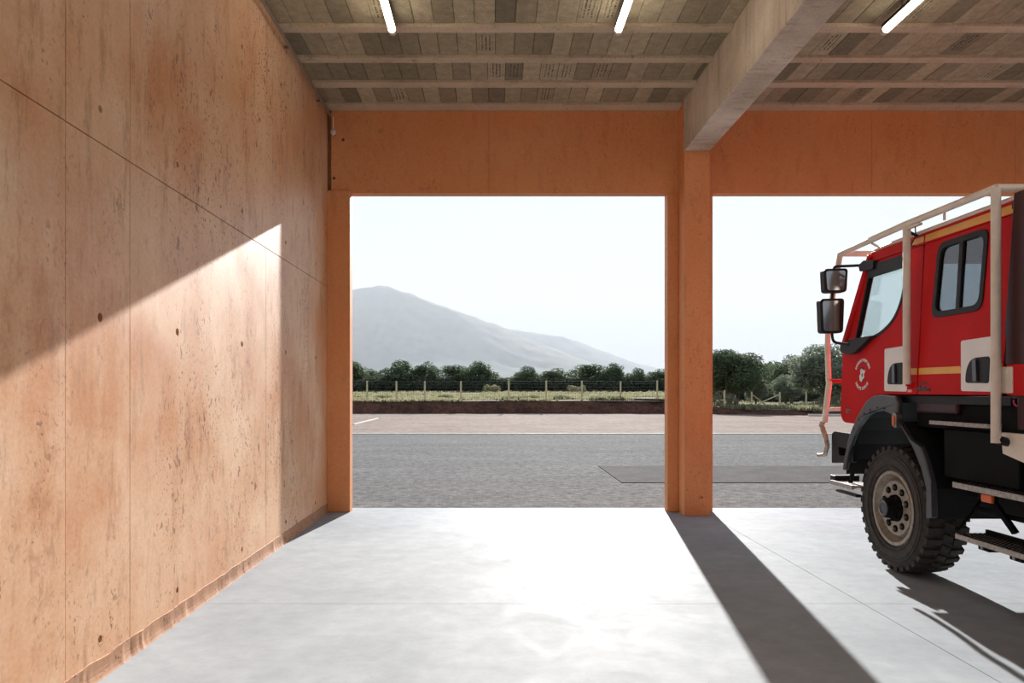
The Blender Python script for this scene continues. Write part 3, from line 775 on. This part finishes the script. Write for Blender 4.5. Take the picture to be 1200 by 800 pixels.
# white hand-grip panels, grips, stripes
for par, y0, y1, sk in ((doors, 6.10, 6.475, 1), (doors2, 5.03, 5.42, 0)):
    wp = [(y1, 1.975), (y1-.03, 1.60), (y0, 1.595), (y0, 1.985)]
    sidep('white_panel', [rnd(wp, .02)], XS-.004, XS+.004, WHITE, par, 0)
    rc = rnd([(y1-.075, 1.66), (y1-.08, 1.76), (y1-.13, 1.84), (y0+.06, 1.845), (y0+.06, 1.655)], [.03, .06, .07, .03, .02])
    for q, p in zip(sidep('grip_recess', [rc], XS-.007, XS+.002, BLACK, par, .002), par): pass
    sidep('door_grip', [rnd([(y1-.18, 1.67), (y1-.16, 1.83), (y1-.20, 1.83), (y1-.22, 1.67)], .01)], XS-.022, XS-.006, GLOSSB, par, .005)
sidep('side_stripe', [[(6.14, 1.738), (5.968, 1.735), (5.968, 1.788), (6.14, 1.792)]], XS-.003, XS+.002, YEL, doors, 0)
sidep('side_stripe', [[(5.94, 1.735), (5.40, 1.732), (5.415, 1.785), (5.94, 1.788)]], XS-.003, XS+.002, YEL, doors2, 0)
sidep('side_stripe', [[(5.02, 1.75), (4.975, 1.75), (4.97, 1.79), (5.02, 1.79)]], XS-.006, XS+.002, YEL, doors2, 0)
bm = NB(); plate(bm, [rnd([(6.10, 1.635), (6.02, 1.635), (6.02, 1.672), (6.10, 1.672)], .006), circ(6.08, 1.654, .009), circ(6.04, 1.654, .009)], XS-.008, XS); mk('lock_plate', bm, WHITE, doors[0])
bm = NB(); box(bm, XS-.006, XS, 6.02, 6.08, 1.59, 1.612); mk('reflector', bm, PINK, doors[0])
# lettering, laid flat on the left door
DG = None
def glyphs(bm, txt, size, place, align='CENTER', depth=.001):
    cu = bpy.data.curves.new('t', 'FONT'); cu.body = txt; cu.size = size; cu.align_x = align; cu.extrude = depth; cu.resolution_u = 2; cu.offset = .0012
    ob = bpy.data.objects.new('t', cu); COL.objects.link(ob); bpy.context.view_layer.update()
    me = bpy.data.meshes.new_from_object(ob.evaluated_get(bpy.context.evaluated_depsgraph_get()))
    n0 = len(bm.verts); bm.from_mesh(me); bm.verts.ensure_lookup_table()
    for v in bm.verts[n0:]: v.co = Vector(place(v.co))
    bpy.data.objects.remove(ob); bpy.data.curves.remove(cu); bpy.data.meshes.remove(me)
def on_side(yc, zc, ang=0, skew=0):
    def f(c):
        u = c.x*cos(ang)-c.y*sin(ang); v = c.x*sin(ang)+c.y*cos(ang)
        z = zc+v; return (XS+.05*max(0, z-1.58)-.003-c.z, yc-u, z)
    return f
by, bz, br = 6.845, 1.755, .125
bm = NB()
def arc(word, a0, a1, top):
    n = len(word)
    for i, ch in enumerate(word):
        if ch == ' ': continue
        a = a0+(a1-a0)*i/(n-1)
        if top: glyphs(bm, ch, .036, on_side(by-br*sin(a), bz+br*cos(a), -a))
        else: glyphs(bm, ch, .040, on_side(by-(br+.02)*sin(a), bz-(br+.02)*cos(a), a))
for word, a0, a1, top in (('SAPEURS', -64, -10, True), ('POMPIERS', 2, 64, True), ('HAUTE', -50, -8, False), ('CORSE', 8, 50, False)):
    bm = NB(); arc(word, radians(a0), radians(a1), top); mk('door_lettering', bm, MARK, doors[0], kind='stuff')
em = NB(); P_ = [(-.045, -.055), (-.052, -.01), (-.03, .005), (-.035, .04), (-.012, .062), (.012, .05), (.02, .035), (.05, .045), (.045, .015), (.03, .005), (.035, -.03), (.005, -.045), (-.015, -.07)]
plate(em, [[(by-u, bz+v) for u, v in P_], [(by-u, bz+v) for u, v in [(.0, .018), (.012, .0), (.004, -.028), (-.01, -.012)]]], XS+.004, XS+.008)
emo = mk('door_emblem', em, MARK, doors[0])
em = NB(); plate(em, [[(by-u, bz+v) for u, v in [(-.03, .075), (.005, .07), (.015, .05), (-.02, .055)]]], XS+.004, XS+.0075)
plate(em, [[(by-u, bz+v) for u, v in [(-.004, .02), (.014, .0), (.004, -.03), (-.012, -.012)]]], XS+.004, XS+.0085)
plate(em, [[(by-u, bz+v) for u, v in [(-.02, .035), (.0, .042), (-.002, .028)]]], XS+.004, XS+.0085)
plate(em, [[(by-u, bz+v) for u, v in [(.0, -.055), (.04, -.03), (.03, -.05), (.0, -.075)]]], XS+.004, XS+.0075)
mk('emblem_ink', em, simple('emblem_ink', (.05, .03, .06), .5), emo)
bm = NB(); glyphs(bm, '270', .055, on_side(7.10, 1.385)); mk('model_number', bm, STEEL, doors[0])
bm = NB(); glyphs(bm, 'Midlum', .058, on_side(5.86, 1.60), depth=.003); glyphs(bm, 'camiva', .034, on_side(5.87, 1.652)); mk('door_script', bm, SCRIPT_M, doors2[0])

# mirrors
def mirror(x0, x1, z0, z1, y, name):
    bm = NB(); plate(bm, [rnd([(x0+.012, z0), (x1-.012, z0), (x1, z1), (x0, z1)], .035)], y, y+.085, 'Y')
    ms = 1 if x0 < XC else -1
    for v in bm.verts: v.co.y -= (v.co.x-(x0+x1)/2)*.2*ms
    h = mk(name, bm, BLACK, TR, bevel=.012)
    bm = NB(); plate(bm, [rnd([(x0+.035, z0+.022), (x1-.035, z0+.022), (x1-.022, z1-.022), (x0+.022, z1-.022)], .025)], y-.003, y+.002, 'Y')
    for v in bm.verts: v.co.y -= (v.co.x-(x0+x1)/2)*.2*ms
    mk('mirror_glass', bm, MIRROR, h)
for m_ in (0, 1):
    f = (lambda a, b: (a, b)) if not m_ else (lambda a, b: (2*XC-b, 2*XC-a))
    a, b = f(3.235, 3.455); mirror(a, b, 2.17, 2.51, 7.14, 'wing_mirror')
    a, b = f(3.27, 3.49); mirror(a, b, 2.57, 2.805, 7.14, 'wing_mirror')
    for pts in ([(3.38, 7.18, 2.78), (3.385, 7.18, 2.835), (3.45, 7.12, 2.825), (3.53, 6.86, 2.79)],
                [(3.36, 7.18, 2.49), (3.37, 7.18, 2.59)],
                [(3.36, 7.18, 2.19), (3.37, 7.18, 2.085), (3.42, 7.12, 2.065), (3.46, 7.02, 2.05)]):
        arm = NB(); tube(arm, pts, .014, 8, smooth_pts=.05)
        if m_: shear(arm, mir); bmesh.ops.reverse_faces(arm, faces=arm.faces)
        mk('mirror_arm', arm, BLACK, TR, True)

# beige protective bars
XB = 3.44
for m_ in (0, 1):
    def bar(name, pts, r, mat=BEIGE, sp_=0, n=14, par=TR):
        bm = NB(); tube(bm, pts, r, n, smooth_pts=sp_)
        if m_: shear(bm, mir); bmesh.ops.reverse_faces(bm, faces=bm.faces)
        return mk(name, bm, mat, par, True)
    bar('roll_bar', [(XB, 6.02, 1.655), (XB, 6.02, 2.965)], .0305)
    bar('roll_bar', [(XB, 4.955, 1.245), (XB, 4.955, 2.985)], .0305)
    bar('top_rail', [(XB+.0, 4.955, 2.985), (XB, 6.05, 2.985), (XB+.01, 7.2, 2.96)], .028)
    bar('front_post', [(XB+.01, 7.19, 2.965), (XB, 7.33, 2.58), (XB-.0, 7.45, 2.15), (XB, 7.42, 1.70)], .027, sp_=.1)
    bar('lower_post', [(XB, 7.40, 1.71), (XB, 7.51, 1.28)], .029)
    bar('bumper_hook', [(XB, 7.545, 1.29), (XB, 7.58, 1.24), (XB, 7.50, 1.14), (XB, 7.45, 1.04), (XB, 7.50, .945), (XB, 7.60, .925), (XB, 7.66, .925)], [.028, .036, .040, .042, .040, .034, .026, .02], WORN, .0, 12)
    bar('post_strut', [(XB, 7.41, 1.70), (XB+.18, 7.27, 1.70)], .02, RED)
    bar('post_strut', [(XB, 7.48, 1.41), (XB+.18, 7.27, 1.42)], .02, BEIGE)
    bar('rail_bracket', [(XB, 6.02, 2.93), (XB+.08, 6.0, 2.88)], .012, BLACK)
    bar('bar_foot', [(XB, 6.02, 1.66), (XB+.08, 6.02, 1.63)], .02, RED)
    bar('rail_stub', [(XB, 5.52, 2.96), (XB, 5.52, 2.90)], .010, BEIGE)
    bar('rail_stub', [(XB+.02, 6.62, 2.95), (XB+.09, 6.60, 2.90)], .010, BEIGE)
    bar('bar_foot', [(XB, 4.955, 1.27), (XB+.2, 4.955, 1.22)], .03, BLACK)
    bm = NB(); box(bm, XB-.02, XB+.02, 5.83, 6.0, 2.935, 2.955)
    if m_: shear(bm, mir); bmesh.ops.reverse_faces(bm, faces=bm.faces)
    mk('rail_clamp', bm, BEIGE, TR, bevel=.004)
bm = NB(); tube(bm, [(XB, 5.90, 2.94), (XB+.02, 5.93, 2.86), (XB+.03, 6.03, 2.80), (XB+.05, 5.98, 2.80)], .005, 6, smooth_pts=.04); mk('aerial_cable', bm, BLACK, TR, True)
for y, z in ((7.19, 2.96), (4.955, 2.985)):
    bm = NB(); tube(bm, [(XB, y, z), (2*XC-XB, y, z)], .028, 12); mk('cross_rail', bm, BEIGE, TR, True)

# fender with flange and liner; rear mudguard
outer = [(7.165, .82), (7.13, .95), (7.07, 1.10), (6.98, 1.24), (6.88, 1.36), (6.72, 1.50), (6.60, 1.555), (6.45, 1.57), (6.22, 1.56), (6.18, 1.50)]
inner = [(6.20, 1.37), (6.30, 1.40), (6.43, 1.425), (6.58, 1.41), (6.72, 1.36), (6.85, 1.27), (6.95, 1.17), (7.05, 1.02), (7.10, .90), (7.13, .82)]
XF = 3.485
for s in (0, 1):
    def put(name, bm, mat, par=TR, **k):
        if s: shear(bm, mir); bmesh.ops.reverse_faces(bm, faces=bm.faces)
        return mk(name, bm, mat, par, **k)
    bm = NB(); plate(bm, [outer+inner], XF-.03, XF+.02); fen = put('fender', bm, GLOSSB, bevel=.014)
    bm = NB()
    lo = [(7.16, .80)] + outer[1:-1]; 
    for (a, b) in zip(lo, lo[1:]):
        obb(bm, (XF+.34, a[0]-.02, a[1]-.02), (XF+.34, b[0]-.02, b[1]-.02), .66, .02, (1, 0, 0)) if False else None
        v = [bm.verts.new(p) for p in ((XF, a[0]-.015, a[1]-.015), (XF+.62, a[0]-.015, a[1]-.015), (XF+.62, b[0]-.015, b[1]-.015), (XF, b[0]-.015, b[1]-.015))]; bm.faces.new(v)
    put('liner', bm, BLACK, fen)
    for k, (y, z) in enumerate(((6.93, 1.24), (6.84, 1.33), (6.74, 1.39), (6.63, 1.43), (6.51, 1.45), (6.39, 1.445))):
        bm = NB(); lathe(bm, [(0, 0), (0, .008), (.006, .008), (.006, 0)], (XF-.035, y, z), 8); put('rivet', bm, BLACK, fen)
    mo = [(6.24, 1.39), (6.18, 1.33), (6.02, 1.20), (5.88, 1.15), (5.80, 1.03), (5.735, .88), (5.72, .60)]
    mi = [(5.80, .58), (5.80, .82), (5.87, .98), (5.99, 1.14), (6.14, 1.28), (6.22, 1.34)]
    bm = NB(); plate(bm, [mo+mi], XF-.02, XF+.03); mg = put('mudguard', bm, GLOSSB, bevel=.01)
    bm = NB()
    for (a, b) in zip(mi, mi[1:]):
        v = [bm.verts.new(p) for p in ((XF, a[0]-.01, a[1]), (XF+.62, a[0]-.01, a[1]), (XF+.62, b[0]-.01, b[1]), (XF, b[0]-.01, b[1]))]; bm.faces.new(v)
    put('liner', bm, BLACK, mg)
    bm = NB(); plate(bm, [rnd([(6.24, 1.30), (6.17, 1.28), (6.17, 1.41), (6.24, 1.42)], .03)], XF-.05, XF); il = put('side_indicator', bm, STEEL, bevel=.008)
    bm = NB(); plate(bm, [rnd([(6.225, 1.315), (6.195, 1.30), (6.19, 1.38), (6.22, 1.39)], .01)], XF-.058, XF-.045); put('lens', bm, ORL, il)
# wheels
def wheel(x, y, flip, name='wheel'):
    z = .562; c = (x, y, z)
    w = .37
    bm = NB(); lathe(bm, [(.05, .33), (.012, .345), (.0, .40), (.0, .455), (.012, .50), (.035, .527), (.05, .535), (w-.05, .535), (w-.03, .52), (w, .46), (w-.01, .36), (w-.06, .33)], c, 64, flip)
    ty = mk(name, bm, RUBBER, TR, True)
    lug = NB(); n = 34
    for k in range(n):
        for row, (xa, xb) in enumerate(((.018, .135), (.145, .225), (.235, .352))):
            a = 2*pi*(k+(.5 if row == 1 else 0))/n; da = .056
            hs = [bm_v for bm_v in ()]
            v = []
            for xx in (xa, xb):
                for r in (.50, .561):
                    for s in (-1, 1):
                        aa = a+s*da*(1 if r < .55 else .82) + (.05 if (row == 1 and xx == xb) else 0)
                        rr = r if not ((row == 0 and xx == xa) or (row == 2 and xx == xb)) else r-.012
                        v.append(lug.verts.new((x+flip*xx, y+rr*cos(aa), z+rr*sin(aa))))
            for f_ in ((0, 1, 3, 2), (4, 6, 7, 5), (0, 4, 5, 1), (2, 3, 7, 6), (0, 2, 6, 4), (1, 5, 7, 3)): lug.faces.new([v[i] for i in f_])
    bmesh.ops.recalc_face_normals(lug, faces=lug.faces)
    t = mk('tread_blocks', lug, RUBBER, ty, kind='stuff')
    for r0 in (.475, .445, .375):
        bm = NB(); pts = [(x-flip*.001, y+r0*cos(a), z+r0*sin(a)) for a in [2*pi*k/64 for k in range(65)]]; tube(bm, pts, .004, 6, False); mk('sidewall_rib', bm, RUBBER, ty, True)
    bm = NB(); lathe(bm, [(.03, .335), (.018, .325), (.020, .300), (.070, .285), (.10, .262), (.048, .238), (.050, .12), (.08, .11), (.08, 0)], c, 64, flip); rim = mk('rim', bm, RIMM, ty, True)
    for k in range(10):
        a = 2*pi*k/10+.3; cc = (x, y+.182*cos(a), z+.182*sin(a))
        bm = NB(); lathe(bm, [(.052, .031), (.040, .030), (.038, .024), (.044, .021), (.046, 0)], cc, 14, flip); mk('wheel_hole_ring', bm, CHASSIS, rim, True)
        bm = NB(); lathe(bm, [(.046, .017), (.018, .016), (.016, 0)], cc, 6, flip); mk('wheel_nut', bm, STEEL, rim)
    bm = NB(); lathe(bm, [(.06, .118), (.03, .115), (.02, .095), (-.035, .085), (-.055, .080), (-.058, .070)], c, 28, flip); hub = mk('hub', bm, CHASSIS, rim, True)
    bm = NB(); lathe(bm, [(-.05, .074), (-.064, .070), (-.068, .055), (-.060, .048), (-.062, 0)], c, 28, flip); mk('hub_cap', bm, GLOSSB, rim, True)
    for k in range(8):
        a = 2*pi*k/8; bm = NB(); lathe(bm, [(.03, .012), (.005, .012), (.005, 0)], (x, y+.102*cos(a), z+.102*sin(a)), 6, flip)
        shearless = mk('hub_bolt', bm, CHASSIS, rim)
wheel(3.53, 6.44, 1); wheel(2*XC-3.53, 6.44, -1); wheel(3.53, 2.25, 1); wheel(2*XC-3.53, 2.25, -1)

# chassis
def cb(name, a, mat=CHASSIS, bevel=.008): bm = NB(); box(bm, *a); return mk(name, bm, mat, TR, bevel=bevel)
for x in (4.25, 5.08): cb('chassis_rail', (x, x+.08, -.6, 7.2, .80, 1.05))
cb('front_axle', (3.85, 5.56, 6.36, 6.52, .50, .64)); cb('rear_axle', (3.85, 5.56, 2.15, 2.35, .50, .66))
cb('engine_block', (4.36, 5.05, 5.6, 7.0, .85, 1.50))
cb('battery_box', (3.72, 4.2, 5.0, 5.70, .78, 1.30)); cb('under_cab_panel', (3.60, 4.22, 4.86, 6.15, 1.30, 1.50))
cb('air_tank', (3.75, 4.2, 3.3, 4.9, .75, 1.10))
cb('inner_sill', (3.56, 3.62, 4.9, 5.72, .93, 1.30)); 
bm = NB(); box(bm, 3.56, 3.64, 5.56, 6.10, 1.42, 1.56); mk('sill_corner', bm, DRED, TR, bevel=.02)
# bumper, lights, tow eye
bm = NB(); plate(bm, [rnd([(7.46, .86), (7.02, .91), (7.02, 1.14), (7.08, 1.185), (7.40, 1.19), (7.46, 1.16)], .02), rnd([(7.30, .95), (7.12, .965), (7.12, 1.03), (7.32, 1.04)], .02)], 3.49, 3.53); mk('bumper_end', bm, BLACK, TR, bevel=.006)
bm = NB(); plate(bm, [rnd([(7.46, .86), (7.02, .91), (7.02, 1.14), (7.08, 1.185), (7.40, 1.19), (7.46, 1.16)], .02)], 2*XC-3.53, 2*XC-3.49); mk('bumper_end', bm, BLACK, TR, bevel=.006)
cb('bumper', (3.53, 2*XC-3.53, 7.36, 7.46, .87, 1.17), BLACK); cb('bumper_shelf', (3.53, 2*XC-3.53, 7.05, 7.37, 1.15, 1.18), BLACK)
cb('cab_mount', (3.62, 3.72, 7.02, 7.16, 1.18, 1.32), CHASSIS)
bm = NB(); tube(bm, [(3.56, 7.22, .99), (4.0, 7.22, .99)], .04, 12); mk('bumper_tube', bm, RIMM, TR, True)
for x in (3.75, 5.66):
    bm = NB(); tube(bm, [(x, 7.44, 1.02), (x, 7.475, 1.02)], .09, 20); hl_ = mk('headlight', bm, STEEL, TR, True)
    bm = NB(); tube(bm, [(x, 7.474, 1.02), (x, 7.482, 1.02)], .08, 20); mk('lens', bm, WHITE, hl_, True)
# folding step in front of the wheel
fs = NB()
for k in range(8): box(fs, 3.50, 3.78, 7.04+k*.055, 7.065+k*.055, .66, .68)
for k in range(4): box(fs, 3.50+k*.085, 3.52+k*.085, 7.02, 7.47, .655, .675)
box(fs, 3.48, 3.50, 7.02, 7.48, .645, .685)
mk('front_step', fs, TREAD, TR)
cb('step_plate', (3.52, 3.78, 7.46, 7.56, .66, .73), BLACK); cb('step_bar', (3.50, 3.56, 6.98, 7.40, .575, .60), BLACK)
for x in (3.6, 3.74): bm = NB(); obb(bm, (x, 7.3, .66), (x, 7.2, .90), .03, .03); mk('step_hanger', bm, CHASSIS, TR)
# entry steps
def tread(name, x0, x1, y0, y1, z, th=.03):
    bm = NB(); plate(bm, [rnd([(x0, y0), (x1, y0), (x1, y1), (x0, y1)], [.03, .01, .01, .03])], z-th, z, 'Z')
    o = mk(name, bm, TREAD, TR, bevel=.003)
    g = NB(); ny = int((y1-y0)/.035)
    for i in range(ny):
        for k in range(int((x1-x0)/.04)):
            box(g, x0+.015+k*.04, x0+.033+k*.04, y0+.012+i*.035, y0+.030+i*.035, z, z+.005)
    mk('grip_studs', g, CHASSIS, o, kind='stuff'); return o
tread('entry_step', 3.50, 3.66, 5.12, 5.83, 1.365); tread('entry_step', 3.47, 3.72, 4.72, 5.49, .915, .04); tread('entry_step', 3.46, 3.70, 4.62, 5.44, .535, .035)
cb('marker_bracket', (3.52, 3.56, 5.10, 5.26, .82, .89)); cb('marker_lamp', (3.50, 3.525, 5.09, 5.20, .81, .865), ORL, .006)
for y in (5.30, 4.98):
    bm = NB(); obb(bm, (3.60, y, .88), (3.68, y-.20, .60), .045, .03); mk('step_strut', bm, CHASSIS, TR)
    bm = NB(); box(bm, 3.52, 3.60, y-.16, y-.04, .455, .502); sb = mk('step_clamp', bm, CHASSIS, TR, bevel=.006)
    bm = NB(); lathe(bm, [(0, 0), (0, .014), (.02, .014), (.02, 0)], (3.505, y-.10, .478), 8); mk('bolt', bm, STEEL, sb)
bm = NB(); tube(bm, [(3.70, 5.56, .70), (3.72, 4.4, .70)], .022, 10); tube(bm, [(3.50, 5.46, .55), (3.70, 5.56, .70), (3.8, 5.56, .85)], .012, 8); mk('step_rail', bm, CHASSIS, TR, True)
bm = NB(); obb(bm, (3.68, 5.40, .545), (3.68, 4.6, .545), .02, .05); mk('step_back_edge', bm, CHASSIS, TR)
cb('marker_box', (3.60, 3.75, 4.5, 5.1, .74, .85))
# body behind the cab
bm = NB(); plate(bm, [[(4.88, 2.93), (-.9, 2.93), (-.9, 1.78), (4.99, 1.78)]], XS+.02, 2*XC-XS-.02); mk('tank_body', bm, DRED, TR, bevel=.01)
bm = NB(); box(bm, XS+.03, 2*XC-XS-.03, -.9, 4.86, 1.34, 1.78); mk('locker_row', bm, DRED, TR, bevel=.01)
bm = NB(); box(bm, XS+.005, XS+.04, 4.2, 4.93, 1.57, 1.78); mk('locker_door', bm, RED, TR, bevel=.008)
bm = NB(); box(bm, XS-.005, XS+.03, 4.86, 4.965, 1.585, 1.765); lb = mk('hatch_plate', bm, BEIGE, TR, bevel=.006)
bm = NB(); box(bm, XS-.009, XS-.003, 4.90, 4.93, 1.715, 1.735); mk('hatch_label', bm, WHITE, lb)
bm = NB(); box(bm, XS-.006, XS+.02, 4.985, 5.015, 1.67, 1.74); mk('hinge', bm, BLACK, TR, bevel=.004)
bm = NB(); plate(bm, [[(5.06, 1.315), (-.9, 1.315), (-.9, .95), (4.2, .95), (4.78, 1.12), (5.0, 1.17), (5.01, 1.25)]], XS+.03, XS+.07); mk('side_skirt', bm, BEIGE, TR, bevel=.006)
bm = NB(); pts = [(XS+.04, 4.87+.035*cos(a), 1.53+.03*sin(a)) for a in [pi*.9+pi*1.2*k/10 for k in range(11)]]; tube(bm, pts, .006, 6); mk('pink_cable', bm, simple('pink_cable_sheath', (.6, .05, .15), .5), TR, True)
